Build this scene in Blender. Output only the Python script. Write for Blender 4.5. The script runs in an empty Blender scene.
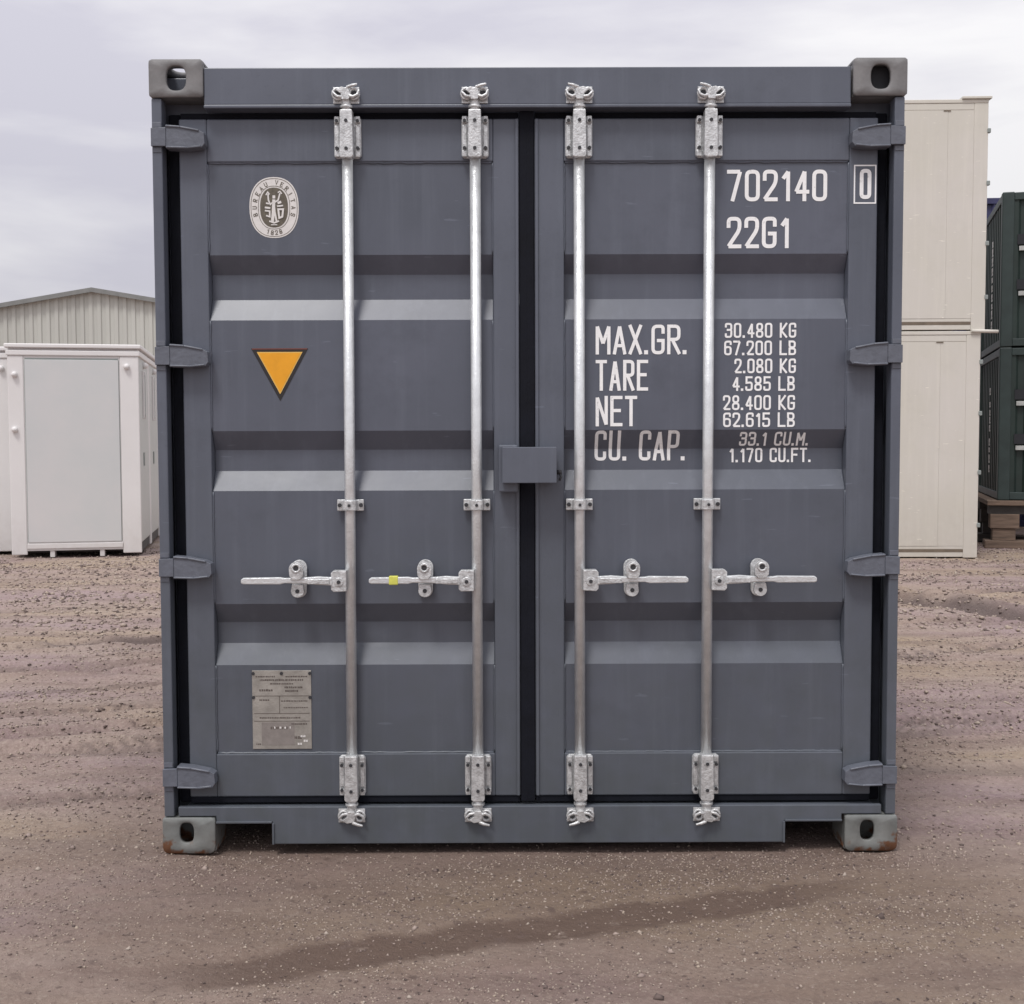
import bpy, bmesh, math, random
import numpy as np
from mathutils import Vector, Matrix
random.seed(7); rng = np.random.RandomState(11)
S = bpy.context.scene; COL = S.collection
R = math.radians

# ------------------------------------------------------------------ camera
cd = bpy.data.cameras.new('camera'); cam = bpy.data.objects.new('camera', cd); COL.objects.link(cam)
S.camera = cam
cd.sensor_width = 36; cd.sensor_fit = 'HORIZONTAL'; cd.lens = 1200 / 1024 * 36
cd.clip_start = 0.05; cd.clip_end = 3000
yaw, pit, rol = .002736, .052367, .003211
cam.matrix_world = (Matrix.Translation((-.0678, -3.9176, 1.3707)) @ Matrix.Rotation(-yaw, 4, 'Z')
                    @ Matrix.Rotation(math.pi/2 - pit, 4, 'X') @ Matrix.Rotation(-rol, 4, 'Z'))

# ------------------------------------------------------------------ sky, sun, exposure
SUN_EL, SUN_AZ = R(62), R(205)            # azimuth clockwise from +Y
w = bpy.data.worlds.new('World'); S.world = w; w.use_nodes = True
nt = w.node_tree; nt.nodes.clear(); N = nt.nodes.new; L = nt.links.new
out = N('ShaderNodeOutputWorld'); mix = N('ShaderNodeMixShader')
sky = N('ShaderNodeTexSky'); sky.sky_type = 'NISHITA'; sky.sun_disc = False
sky.sun_elevation = SUN_EL; sky.sun_rotation = SUN_AZ; sky.dust_density = 3; sky.air_density = 1.0
b1 = N('ShaderNodeBackground'); b1.inputs[1].default_value = .08; L(sky.outputs[0], b1.inputs[0])
tc = N('ShaderNodeTexCoord'); mp = N('ShaderNodeMapping'); mp.inputs['Scale'].default_value = (1.4, 1.4, 6.0)
mp.inputs['Location'].default_value = (.35, .0, .55)
L(tc.outputs['Generated'], mp.inputs[0])
nz = N('ShaderNodeTexNoise'); nz.inputs['Scale'].default_value = 2.0; nz.inputs['Detail'].default_value = 6
nz.inputs['Roughness'].default_value = .50; nz.inputs['Distortion'].default_value = .15; L(mp.outputs[0], nz.inputs['Vector'])
cr = N('ShaderNodeValToRGB'); e = cr.color_ramp.elements
e[0].position = .36; e[0].color = (.49, .48, .54, 1); e[1].position = .62; e[1].color = (.71, .70, .71, 1)
L(nz.outputs['Fac'], cr.inputs[0])
sx = N('ShaderNodeSeparateXYZ'); L(tc.outputs['Generated'], sx.inputs[0])
mr = N('ShaderNodeMapRange'); mr.inputs[1].default_value = 0.0; mr.inputs[2].default_value = 1.0
mr.inputs[3].default_value = .94; mr.inputs[4].default_value = 1.9; L(sx.outputs[2], mr.inputs[0])
b2 = N('ShaderNodeBackground'); L(cr.outputs[0], b2.inputs[0]); L(mr.outputs[0], b2.inputs[1])
mix.inputs[0].default_value = .93; L(b1.outputs[0], mix.inputs[1]); L(b2.outputs[0], mix.inputs[2])
L(mix.outputs[0], out.inputs[0])
sd = bpy.data.lights.new('sun', 'SUN'); sd.energy = 1.7; sd.angle = R(14); sd.color = (1, .975, .945)
so = bpy.data.objects.new('sun', sd); COL.objects.link(so)
dirv = Vector((math.sin(SUN_AZ)*math.cos(SUN_EL), math.cos(SUN_AZ)*math.cos(SUN_EL), math.sin(SUN_EL)))
so.rotation_euler = dirv.to_track_quat('Z', 'Y').to_euler(); so.location = (-6, -12, 14)
S.view_settings.view_transform = 'Standard'; S.view_settings.look = 'None'
S.view_settings.exposure = .22; S.view_settings.gamma = 1

# ------------------------------------------------------------------ materials
def mat(name, col, rough=.5, metal=0, var=.12, vscale=3.0, bump=.0, bscale=40, col2=None, stretch=(1, 1, 1),
        speck=0, sscale=120, rust=0, rust_z=None, rbase=(.17, .055, .02), dust=None, spec=.5, streak=0, rust_x=0):
    m = bpy.data.materials.new(name); m.use_nodes = True; t = m.node_tree; t.nodes.clear()
    N = t.nodes.new; L = t.links.new
    o = N('ShaderNodeOutputMaterial'); p = N('ShaderNodeBsdfPrincipled'); L(p.outputs[0], o.inputs[0])
    p.inputs['Roughness'].default_value = rough; p.inputs['Metallic'].default_value = metal
    p.inputs['Specular IOR Level'].default_value = spec
    g = N('ShaderNodeNewGeometry'); mp = N('ShaderNodeMapping'); mp.inputs['Scale'].default_value = stretch
    L(g.outputs['Position'], mp.inputs[0])
    n = N('ShaderNodeTexNoise'); n.inputs['Scale'].default_value = vscale; n.inputs['Detail'].default_value = 7
    n.inputs['Roughness'].default_value = .6; L(mp.outputs[0], n.inputs['Vector'])
    r = N('ShaderNodeMapRange'); r.inputs[1].default_value = .3; r.inputs[2].default_value = .7; L(n.outputs['Fac'], r.inputs[0])
    mx = N('ShaderNodeMix'); mx.data_type = 'RGBA'; L(r.outputs[0], mx.inputs[0])
    a = [c*(1-var) for c in col]; b = [min(1, c*(1+var)) for c in (col2 or col)]
    mx.inputs[6].default_value = (*a, 1); mx.inputs[7].default_value = (*b, 1); cur = mx.outputs[2]
    def blend(fac, color):
        nonlocal cur
        q = N('ShaderNodeMix'); q.data_type = 'RGBA'; L(fac, q.inputs[0]); L(cur, q.inputs[6]); q.inputs[7].default_value = (*color, 1); cur = q.outputs[2]
    if streak:                                 # rain streaks and rubbed patches
        ms = N('ShaderNodeMapping'); ms.inputs['Scale'].default_value = (22, 22, 1.1); L(g.outputs['Position'], ms.inputs[0])
        ns = N('ShaderNodeTexNoise'); ns.inputs['Scale'].default_value = 1; ns.inputs['Detail'].default_value = 6; ns.inputs['Roughness'].default_value = .65; L(ms.outputs[0], ns.inputs['Vector'])
        rs = N('ShaderNodeMapRange'); rs.inputs[1].default_value = .50; rs.inputs[2].default_value = .72; rs.inputs[4].default_value = streak; L(ns.outputs['Fac'], rs.inputs[0]); blend(rs.outputs[0], [c*1.45+.02 for c in col])
        ns2 = N('ShaderNodeTexNoise'); ns2.inputs['Scale'].default_value = 5.5; ns2.inputs['Detail'].default_value = 9; ns2.inputs['Roughness'].default_value = .75; L(g.outputs['Position'], ns2.inputs['Vector'])
        rs2 = N('ShaderNodeMapRange'); rs2.inputs[1].default_value = .52; rs2.inputs[2].default_value = .74; rs2.inputs[4].default_value = streak*1.3; L(ns2.outputs['Fac'], rs2.inputs[0]); blend(rs2.outputs[0], [c*.62 for c in col])
        mc = N('ShaderNodeMapping'); mc.inputs['Scale'].default_value = (9, 9, 60); mc.inputs['Rotation'].default_value = (0, .35, 0); L(g.outputs['Position'], mc.inputs[0])
        nc = N('ShaderNodeTexNoise'); nc.inputs['Scale'].default_value = 1; nc.inputs['Detail'].default_value = 2; L(mc.outputs[0], nc.inputs['Vector'])
        rc_ = N('ShaderNodeMapRange'); rc_.inputs[1].default_value = .735; rc_.inputs[2].default_value = .76; rc_.inputs[4].default_value = .35; L(nc.outputs['Fac'], rc_.inputs[0]); blend(rc_.outputs[0], [c*2.0 for c in col])
    if speck:
        n2 = N('ShaderNodeTexNoise'); n2.inputs['Scale'].default_value = sscale; n2.inputs['Detail'].default_value = 3
        L(g.outputs['Position'], n2.inputs['Vector'])
        r2 = N('ShaderNodeMapRange'); r2.inputs[1].default_value = .62; r2.inputs[2].default_value = .72; r2.inputs[4].default_value = speck
        L(n2.outputs['Fac'], r2.inputs[0]); blend(r2.outputs[0], [c*.35 for c in col])
    if dust:                                   # (z0, z1, amount, colour): pale mud thrown up from the yard
        s = N('ShaderNodeSeparateXYZ'); L(g.outputs['Position'], s.inputs[0])
        d = N('ShaderNodeMapRange'); d.inputs[1].default_value = dust[0]; d.inputs[2].default_value = dust[1]
        d.inputs[3].default_value = dust[2]; d.inputs[4].default_value = 0; L(s.outputs[2], d.inputs[0])
        n4 = N('ShaderNodeTexNoise'); n4.inputs['Scale'].default_value = 14; n4.inputs['Detail'].default_value = 8; L(g.outputs['Position'], n4.inputs['Vector'])
        ml = N('ShaderNodeMath'); ml.operation = 'MULTIPLY'; L(d.outputs[0], ml.inputs[0]); L(n4.outputs['Fac'], ml.inputs[1]); blend(ml.outputs[0], dust[3])
    if rust:
        s = N('ShaderNodeSeparateXYZ'); L(g.outputs['Position'], s.inputs[0])
        n3 = N('ShaderNodeTexNoise'); n3.inputs['Scale'].default_value = 28; n3.inputs['Detail'].default_value = 6; L(g.outputs['Position'], n3.inputs['Vector'])
        d = N('ShaderNodeMapRange'); d.inputs[1].default_value = rust_z[0]; d.inputs[2].default_value = rust_z[1]
        d.inputs[3].default_value = rust; d.inputs[4].default_value = -.1; L(s.outputs[2], d.inputs[0])
        ad = N('ShaderNodeMath'); ad.operation = 'ADD'; L(d.outputs[0], ad.inputs[0]); L(n3.outputs['Fac'], ad.inputs[1])
        if rust_x:
            ax = N('ShaderNodeMath'); ax.operation = 'ABSOLUTE'; L(s.outputs[0], ax.inputs[0]); dx_ = N('ShaderNodeMapRange'); dx_.inputs[1].default_value = 1.15; dx_.inputs[2].default_value = 1.22; dx_.inputs[4].default_value = rust_x; L(ax.outputs[0], dx_.inputs[0])
            a2 = N('ShaderNodeMath'); a2.operation = 'ADD'; L(ad.outputs[0], a2.inputs[0]); L(dx_.outputs[0], a2.inputs[1]); ad = a2
        rr = N('ShaderNodeMapRange'); rr.inputs[1].default_value = .68; rr.inputs[2].default_value = .80; L(ad.outputs[0], rr.inputs[0])
        blend(rr.outputs[0], rbase)
    L(cur, p.inputs['Base Color'])
    rv = N('ShaderNodeMapRange'); rv.inputs[3].default_value = max(.03, rough-.08); rv.inputs[4].default_value = min(1, rough+.1)
    L(n.outputs['Fac'], rv.inputs[0]); L(rv.outputs[0], p.inputs['Roughness'])
    if bump:
        nb = N('ShaderNodeTexNoise'); nb.inputs['Scale'].default_value = bscale; nb.inputs['Detail'].default_value = 4
        L(g.outputs['Position'], nb.inputs['Vector'])
        bp = N('ShaderNodeBump'); bp.inputs['Strength'].default_value = bump; bp.inputs['Distance'].default_value = .004
        L(nb.outputs['Fac'], bp.inputs['Height']); L(bp.outputs[0], p.inputs['Normal'])
    return m

MUD = (.30, .24, .20); GRIME = (.072, .082, .080)
M = dict(
 paint=mat('grey_paint', (.096, .108, .137), .38, var=.09, vscale=1.6, bump=.22, bscale=7, col2=(.105, .116, .148), streak=.30, dust=(0, 1.5, .85, GRIME), speck=.10, sscale=70),
 panel=mat('grey_panel_paint', (.090, .101, .129), .38, var=.10, vscale=1.3, bump=.55, bscale=4, col2=(.099, .108, .140), streak=.28, dust=(0, 1.5, .7, GRIME)),
 hinge=mat('grey_hinge_paint', (.118, .128, .156), .42, var=.12, vscale=20, bump=.5, bscale=60),
 cast=mat('casting_paint', (.185, .182, .184), .62, var=.20, vscale=14, bump=.2, bscale=90, rust=.0 or .001, rust_z=(0, .01)),
 castlow=mat('dirty_casting_paint', (.155, .168, .165), .65, var=.25, vscale=16, bump=.25, bscale=90, rust=.27, rust_z=(.0, .075), rbase=(.13, .055, .025), rust_x=.22, dust=(0, .2, .35, MUD)),
 rubber=mat('black_rubber', (.007, .008, .013), .8, spec=.2, var=.25, vscale=12, bump=.4, bscale=60),
 dark=mat('dark_inside', (.02, .021, .026), .8),
 galv=mat('galvanised_steel', (.70, .72, .73), .30, .5, var=.12, vscale=22, bump=.35, bscale=160, dust=(.0, .4, .25, MUD)),
 galvrough=mat('cast_galvanised_steel', (.60, .61, .615), .40, .5, var=.28, vscale=60, bump=.5, bscale=170, speck=.55, sscale=150, dust=(.0, .4, .35, MUD)),
 bolt=mat('dark_bolt_and_pocket', (.05, .05, .055), .6, .4),
 white=mat('white_lettering', (.88, .88, .88), .5, var=.05, vscale=30, speck=.4, sscale=60),
 orange=mat('orange_sticker', (.80, .35, .012), .45, var=.08, vscale=20), cream_edge=mat('sticker_pale_edge', (.80, .50, .12), .5),
 black=mat('black_print', (.02, .017, .017), .5), red=mat('sticker_red_edge', (.30, .07, .04), .5),
 olive=mat('decal_dark_print', (.115, .10, .075), .5, var=.25, vscale=90), decal=mat('decal_white', (.70, .68, .66), .45, var=.06, vscale=60),
 plate=mat('aluminium_plate', (.36, .34, .31), .48, .45, var=.18, vscale=25, bump=.3, bscale=90), ink=mat('plate_ink', (.11, .09, .08), .6),
 plateband=mat('plate_lower_field', (.25, .225, .21), .55, .2, var=.15, vscale=40),
 yellow=mat('yellow_tape', (.66, .66, .12), .5, var=.1, vscale=60),
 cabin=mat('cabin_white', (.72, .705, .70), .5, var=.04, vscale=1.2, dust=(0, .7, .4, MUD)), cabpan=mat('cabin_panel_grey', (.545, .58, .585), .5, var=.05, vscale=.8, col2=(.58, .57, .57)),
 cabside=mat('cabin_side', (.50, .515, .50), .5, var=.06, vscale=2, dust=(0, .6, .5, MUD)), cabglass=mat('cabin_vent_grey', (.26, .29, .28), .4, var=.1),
 barn=mat('barn_sheet', (.47, .475, .44), .6, var=.10, vscale=.8, stretch=(1, 1, .1)), barntrim=mat('barn_trim', (.20, .205, .20), .6), roof=mat('barn_roof', (.25, .26, .26), .6),
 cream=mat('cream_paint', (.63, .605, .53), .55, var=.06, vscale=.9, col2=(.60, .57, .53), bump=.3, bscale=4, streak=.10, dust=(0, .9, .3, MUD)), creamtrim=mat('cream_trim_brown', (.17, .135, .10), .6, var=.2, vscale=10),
 green=mat('dark_green_paint', (.014, .027, .023), .5, var=.25, vscale=3, bump=.3, bscale=12), greenfr=mat('dark_green_frame', (.026, .042, .040), .5, var=.2, vscale=6),
 pale=mat('dulled_white', (.42, .43, .42), .6, var=.2, vscale=20),
 blue=mat('dark_blue_paint', (.045, .045, .12), .5, var=.2, vscale=3),
 timber=mat('weathered_timber', (.17, .12, .09), .85, var=.35, vscale=9, bump=.8, bscale=60, stretch=(.3, 1, 4)), oldsteel=mat('old_dark_steel', (.05, .045, .042), .7, var=.3, vscale=10),
)

# ------------------------------------------------------------------ helpers
def box(bm, x0, x1, y0, y1, z0, z1):
    v = [bm.verts.new(p) for p in ((x0,y0,z0),(x1,y0,z0),(x1,y1,z0),(x0,y1,z0),(x0,y0,z1),(x1,y0,z1),(x1,y1,z1),(x0,y1,z1))]
    for f in ((0,3,2,1),(4,5,6,7),(0,1,5,4),(1,2,6,5),(2,3,7,6),(3,0,4,7)): bm.faces.new([v[i] for i in f])
def prism(bm, pts, y0, y1, axis='y'):
    """extrude a closed outline; axis y: pts are (x,z); axis x: pts are (y,z); axis z: pts are (x,y)"""
    P = {'y': lambda a, b, c: (a, c, b), 'x': lambda a, b, c: (c, a, b), 'z': lambda a, b, c: (a, b, c)}[axis]
    A = [bm.verts.new(P(a, b, y0)) for a, b in pts]; B = [bm.verts.new(P(a, b, y1)) for a, b in pts]
    n = len(pts); bm.faces.new(A); bm.faces.new(B[::-1])
    for i in range(n): bm.faces.new((A[i], B[i], B[(i+1) % n], A[(i+1) % n]))
def cyl(bm, p0, p1, r, n=20, r2=None):
    p0, p1 = Vector(p0), Vector(p1); d = (p1-p0); q = d.to_track_quat('Z', 'Y').to_matrix()
    r2 = r if r2 is None else r2
    A = [bm.verts.new(p0 + q @ Vector((r*math.cos(2*math.pi*i/n), r*math.sin(2*math.pi*i/n), 0))) for i in range(n)]
    B = [bm.verts.new(p1 + q @ Vector((r2*math.cos(2*math.pi*i/n), r2*math.sin(2*math.pi*i/n), 0))) for i in range(n)]
    bm.faces.new(A[::-1]); bm.faces.new(B)
    for i in range(n):
        f = bm.faces.new((A[i], A[(i+1) % n], B[(i+1) % n], B[i])); f.smooth = True
def tube(bm, pts, r, n=8, r_end=None):
    pts = [Vector(p) for p in pts]; rings = []
    for i, p in enumerate(pts):
        d = (pts[min(i+1, len(pts)-1)] - pts[max(i-1, 0)]).normalized(); q = d.to_track_quat('Z', 'Y').to_matrix()
        rr = r if r_end is None else r + (r_end-r)*i/(len(pts)-1)
        rings.append([bm.verts.new(p + q @ Vector((rr*math.cos(2*math.pi*k/n), rr*math.sin(2*math.pi*k/n), 0))) for k in range(n)])
    for a, b in zip(rings, rings[1:]):
        off = min(range(n), key=lambda s: sum((a[k].co-b[(k+s) % n].co).length for k in range(n)))
        for k in range(n):
            f = bm.faces.new((a[k], a[(k+1) % n], b[(k+1+off) % n], b[(k+off) % n])); f.smooth = True
    bm.faces.new(rings[0][::-1]); bm.faces.new(rings[-1])
def arc(cx, cz, r, a0, a1, n, y=None):
    P = [(cx+r*math.cos(R(a0+(a1-a0)*i/n)), cz+r*math.sin(R(a0+(a1-a0)*i/n))) for i in range(n+1)]
    return P if y is None else [(x, y, z) for x, z in P]
def obj(name, bm, m, parent=None, bevel=0, label=None, seg=2):
    bmesh.ops.recalc_face_normals(bm, faces=bm.faces)
    me = bpy.data.meshes.new(name); bm.to_mesh(me); bm.free()
    for mm in (m if isinstance(m, list) else [m]): me.materials.append(M[mm] if isinstance(mm, str) else mm)
    o = bpy.data.objects.new(name, me); COL.objects.link(o); o.parent = parent
    if bevel:
        b = o.modifiers.new('bevel', 'BEVEL'); b.width = bevel; b.segments = seg; b.limit_method = 'ANGLE'; b.angle_limit = R(40)
    if label: o['label'] = label
    return o
def nb(): return bmesh.new()
def each(name, bm, *a, **k):
    """one object per loose piece of the mesh"""
    left = set(bm.verts); comps = []
    while left:
        st_ = [left.pop()]; comp = set(st_)
        while st_:
            for e_ in st_.pop().link_edges:
                for v in e_.verts:
                    if v in left: left.discard(v); comp.add(v); st_.append(v)
        comps.append(comp)
    comps.sort(key=lambda c: min((round(v.co.z, 3), round(v.co.x, 3)) for v in c))
    for comp in comps:
        nbm = bmesh.new(); mp_ = {v: nbm.verts.new(v.co) for v in comp}
        for f in {f for v in comp for f in v.link_faces}: nbm.faces.new([mp_[v] for v in f.verts]).smooth = f.smooth
        obj(name, nbm, *a, **k)
    bm.free()
def thing(name, label, cat, loc=(0, 0, 0), rotz=0, group=None):
    o = bpy.data.objects.new(name, None); COL.objects.link(o); o.location = loc; o.rotation_euler = (0, 0, rotz)
    o.empty_display_size = .2; o['label'] = label; o['category'] = cat
    if group: o['group'] = group
    return o
def dup(root, loc, rotz, label):
    r = root.copy(); COL.objects.link(r); r.location = loc; r.rotation_euler = (0, 0, rotz); r['label'] = label
    for ch in list(root.children):
        c = ch.copy(); COL.objects.link(c); c.parent = r
        for g in ch.children:
            d = g.copy(); COL.objects.link(d); d.parent = c
    return r

# ------------------------------------------------------------------ ground
def vnoise(x, y, s, seed):
    x = x/s; y = y/s; xi = np.floor(x).astype(int); yi = np.floor(y).astype(int); fx = x-xi; fy = y-yi
    fx = fx*fx*(3-2*fx); fy = fy*fy*(3-2*fy)
    def h(a, b):
        v = np.sin(a*127.1+b*311.7+seed*74.7)*43758.5453; return v-np.floor(v)
    return (h(xi, yi)*(1-fx)*(1-fy)+h(xi+1, yi)*fx*(1-fy)+h(xi, yi+1)*(1-fx)*fy+h(xi+1, yi+1)*fx*fy)*2-1
def band(x, y, x0, y0, slope, wid):                      # distance mask to a wheel path
    d = (y-(y0+slope*(x-x0)))/math.sqrt(1+slope*slope); return np.exp(-(d/wid)**4), d
TRACKS = ((1.1, -.26, .31, .10, .004, 0, 0), (1.29, -.86, .29, .11, .004, 0, 0), (-2.6, 1.5, .42, .10, .026, 1, .7), (-2.6, 1.95, .42, .05, .014, 1, .35), (-2.2, .55, .25, .04, .014, 0, .45),
    (-3.2, 3.1, .30, .08, .035, 0, .6), (-3.4, 3.9, .36, .10, .04, 0, .9), (-2.6, 2.55, .38, .035, .02, 0, .5), (3.0, 2.3, -.16, .10, .016, 1, .3), (3.4, 3.4, -.12, .09, .035, 0, .6), (2.2, 1.9, .12, .10, .02, 1, .5), (-3.4, .15, .30, .10, .010, 1, .3), (-2.6, -.62, .22, .06, .008, 0, 0), (2.2, 1.0, -.08, .09, .012, 0, .35))
def segdist(x, y, P):
    d = np.full(np.shape(x), 9.)
    for (ax, ay), (bx, by) in zip(P, P[1:]):
        t = np.clip(((x-ax)*(bx-ax)+(y-ay)*(by-ay))/((bx-ax)**2+(by-ay)**2), 0, 1); d = np.minimum(d, np.hypot(x-ax-t*(bx-ax), y-ay-t*(by-ay)))
    return d
RUT = ((3.2, 6.3), (3.42, 6.05), (3.62, 6.0), (3.78, 5.55), (3.98, 5.05), (4.4, 4.6))
def track(x, y):
    a = np.zeros(np.shape(x))
    for (x0, y0, sl, wd, dep, tp, dk) in TRACKS:
        if dk:
            m, d = band(x+.05*vnoise(x, y, .3, 31), y+.06*vnoise(x, y, .8, 32), x0, y0, sl, wd); br = np.clip(vnoise(x, y, .45, 33+x0)*1.6+.8, 0, 1)
            tread = (np.sin((x+np.abs(d)*.9)*2*math.pi/.075) > -.1) if tp else 1
            a = np.maximum(a, m*dk*br*tread)
    return np.maximum(a, np.exp(-(segdist(x, y+.05*vnoise(x, y, .2, 40), RUT)/.13)**2)*1.0)*np.clip((np.abs(x)-1.25)/.3+(y < 0)*1.0, 0, 1)
def height(x, y):
    near = np.exp(-(np.maximum(0, np.hypot(x, y)-12)/20)**2)
    h = .010*vnoise(x, y, .9, 1) + .006*vnoise(x, y, .28, 2) + .0045*vnoise(x, y, .10, 3) + .0028*vnoise(x, y, .045, 4)
    h += .03*vnoise(x, y, 4.0, 9)*np.clip((np.hypot(x, y)-3)/4, 0, 1)
    for (x0, y0, sl, wd, dep, tp, dk) in TRACKS:
        m, d = band(x, y, x0, y0, sl, wd)
        h -= m*dep
        h += .5*dep*np.exp(-((np.abs(d)-wd*1.25)/.035)**2)
        if tp: h += m*.006*np.sign(np.sin((x*1.0+np.abs(d)*.9)*2*math.pi/.075))
    # curved rut cut in the gravel right of the container
    dr_ = segdist(x, y, RUT); h += -.09*np.exp(-(dr_/.10)**2)+.08*np.exp(-(segdist(x-.05, y-.24, RUT)/.13)**2)
    # level where the container stands
    f = np.clip(np.maximum(np.abs(x)-1.25, np.maximum(-y-.02, y-6.2))/.35, 0, 1)
    h = h*(.25+.75*f)*np.where(np.hypot(x, y) > 16, near, 1)
    for cx, cy in ((-1.14, -.03), (1.14, -.03), (-1.25, .08), (1.25, .08)):
        q = np.exp(-(((x-cx)/.11)**2+((y-cy)/.05)**2)) if abs(cx) < 1.2 else np.exp(-(((x-cx)/.04)**2+((y-cy)/.12)**2))
        h += q*(.010+.008*vnoise(x, y, .05, 51))
    return h-.004-.006*(1-f)
def axis(parts):
    a = [parts[0][0]]
    for (p, q, s) in parts: a += list(np.linspace(p, q, max(2, int(round((q-p)/s))+1)))[1:]
    return np.array(a)
xs = axis([(-900, -200, 100), (-200, -40, 16), (-40, -8, 1.6), (-8, -3, .06), (-3, 3, .02), (3, 8, .06), (8, 40, 1.6), (40, 200, 16), (200, 900, 100)])
ys = axis([(-300, -40, 40), (-40, -4, 2), (-4, -1.3, .1), (-1.3, 1.2, .013), (1.2, 5, .025), (5, 11, .05), (11, 20, .15), (20, 60, 2), (60, 300, 20), (300, 1500, 150)])
X, Y = np.meshgrid(xs, ys); Z = height(X, Y)
V = np.stack([X, Y, Z], -1).reshape(-1, 3); nx, ny = len(xs), len(ys)
i = (np.arange(ny-1)[:, None]*nx+np.arange(nx-1)[None]).reshape(-1)
F = np.stack([i, i+1, i+1+nx, i+nx], 1)
def npmesh(name, V, F, m):
    me = bpy.data.meshes.new(name); me.vertices.add(len(V)); me.vertices.foreach_set('co', V.astype(np.float32).ravel())
    k = F.shape[1]; me.loops.add(len(F)*k); me.loops.foreach_set('vertex_index', F.astype(np.int32).ravel())
    me.polygons.add(len(F)); me.polygons.foreach_set('loop_start', np.arange(0, len(F)*k, k, dtype=np.int32)); me.polygons.foreach_set('loop_total', np.full(len(F), k, dtype=np.int32))
    me.update(); me.validate(); me.materials.append(m); o = bpy.data.objects.new(name, me); COL.objects.link(o); return o

def ground_mat():
    m = bpy.data.materials.new('gravel_yard'); m.use_nodes = True; t = m.node_tree; t.nodes.clear(); N = t.nodes.new; L = t.links.new
    o = N('ShaderNodeOutputMaterial'); p = N('ShaderNodeBsdfPrincipled'); L(p.outputs[0], o.inputs[0]); p.inputs['Specular IOR Level'].default_value = .35
    g = N('ShaderNodeNewGeometry')
    def noise(sc, det=5, ro=.6, st=(1, 1, 1), rot=0):
        mp = N('ShaderNodeMapping'); mp.inputs['Scale'].default_value = st; mp.inputs['Rotation'].default_value = (0, 0, rot); L(g.outputs['Position'], mp.inputs[0])
        n = N('ShaderNodeTexNoise'); n.inputs['Scale'].default_value = sc; n.inputs['Detail'].default_value = det; n.inputs['Roughness'].default_value = ro
        L(mp.outputs[0], n.inputs['Vector']); return n.outputs['Fac']
    def rng_(v, a, b, c=0., d=1.):
        r = N('ShaderNodeMapRange'); r.inputs[1].default_value = a; r.inputs[2].default_value = b; r.inputs[3].default_value = c; r.inputs[4].default_value = d; L(v, r.inputs[0]); return r.outputs[0]
    def mixc(f, a, b, mode='MIX'):
        q = N('ShaderNodeMix'); q.data_type = 'RGBA'; q.blend_type = mode
        if isinstance(f, float): q.inputs[0].default_value = f
        else: L(f, q.inputs[0])
        for s, c in ((6, a), (7, b)):
            if isinstance(c, tuple): q.inputs[s].default_value = (*c, 1)
            else: L(c, q.inputs[s])
        return q.outputs[2]
    def math_(op, a, b=0.):
        q = N('ShaderNodeMath'); q.operation = op
        for s, c in ((0, a), (1, b)):
            if isinstance(c, (int, float)): q.inputs[s].default_value = c
            else: L(c, q.inputs[s])
        return q.outputs[0]
    patch = rng_(noise(.55, 4, .5, (.6, 1.5, 1), -.25), .38, .62)
    c = mixc(patch, (.300, .218, .228), (.335, .255, .182))            # mauve-brown clay / tan gravel
    c = mixc(rng_(noise(2.2, 5, .6, (.45, 2.2, 1), -.28), .42, .70, 0, .55), c, (.40, .325, .28))
    c = mixc(rng_(noise(1.4, 5, .6, (.5, 2.6, 1), -.28), .47, .68, 0, .72), c, (.165, .115, .10))
    c = mixc(rng_(noise(38, 5, .7), .48, .68, 0, .65), c, (.19, .14, .115))
    c = mixc(rng_(noise(75, 3, .6), .54, .66, 0, .5), c, (.44, .37, .31))
    c = mixc(rng_(noise(26, 2, .5), .66, .72, 0, .75), c, (.085, .06, .055))
    # damp wheel paths crossing in front of the container
    s = N('ShaderNodeSeparateXYZ'); L(g.outputs['Position'], s.inputs[0]); wob = rng_(noise(3.5, 7, .7), 0, 1, -.11, .11)
    mask = None
    for (x0, y0, sl, wd, am, xa, xb) in ((1.1, -.26, .31, .085, .95, -1.0, 1.25), (1.29, -.86, .29, .085, .5, -.1, 2.4)):
        d = math_('SUBTRACT', s.outputs[1], math_('ADD', math_('MULTIPLY', s.outputs[0], sl), y0-sl*x0)); d = math_('ABSOLUTE', math_('ADD', d, wob))
        k = math_('MULTIPLY', rng_(d, wd-.02, wd+.075, am, 0), rng_(s.outputs[0], xa-.3, xa+.25, 0, 1))
        k = math_('MULTIPLY', k, rng_(s.outputs[0], xb-.5, xb+.5, 1, 0)); mask = k if mask is None else math_('MAXIMUM', mask, k)
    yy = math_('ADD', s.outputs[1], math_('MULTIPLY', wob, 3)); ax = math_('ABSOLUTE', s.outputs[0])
    front = math_('ADD', math_('MULTIPLY', rng_(yy, -1.1, -.1, .20, .50), rng_(ax, 1.2, 1.9, 1, 0)), math_('MULTIPLY', rng_(yy, -.4, .5, .22, 0), rng_(noise(1.1, 4), .35, .6, .5, 1))); mask = math_('MAXIMUM', mask, front)  # separate browner, darker tone, stronger towards the container front
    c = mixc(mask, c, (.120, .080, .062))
    at = N('ShaderNodeAttribute'); at.attribute_name = 'track'
    c = mixc(rng_(at.outputs['Fac'], 0, .8, 0, .95), c, (.13, .098, .09))
    c = mixc(rng_(noise(13, 3, .7), .60, .72, 0, .6), c, (.16, .115, .10))
    c = mixc(rng_(noise(19, 3, .7), .62, .72, 0, .28), c, (.46, .38, .32))
    L(c, p.inputs['Base Color']); wet = math_('MAXIMUM', mask, rng_(noise(.8, 4, .55, (.5, 1.8, 1), -.3), .50, .64, 0, .8))
    L(rng_(wet, 0, 1, .9, .52), p.inputs['Roughness'])
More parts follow.
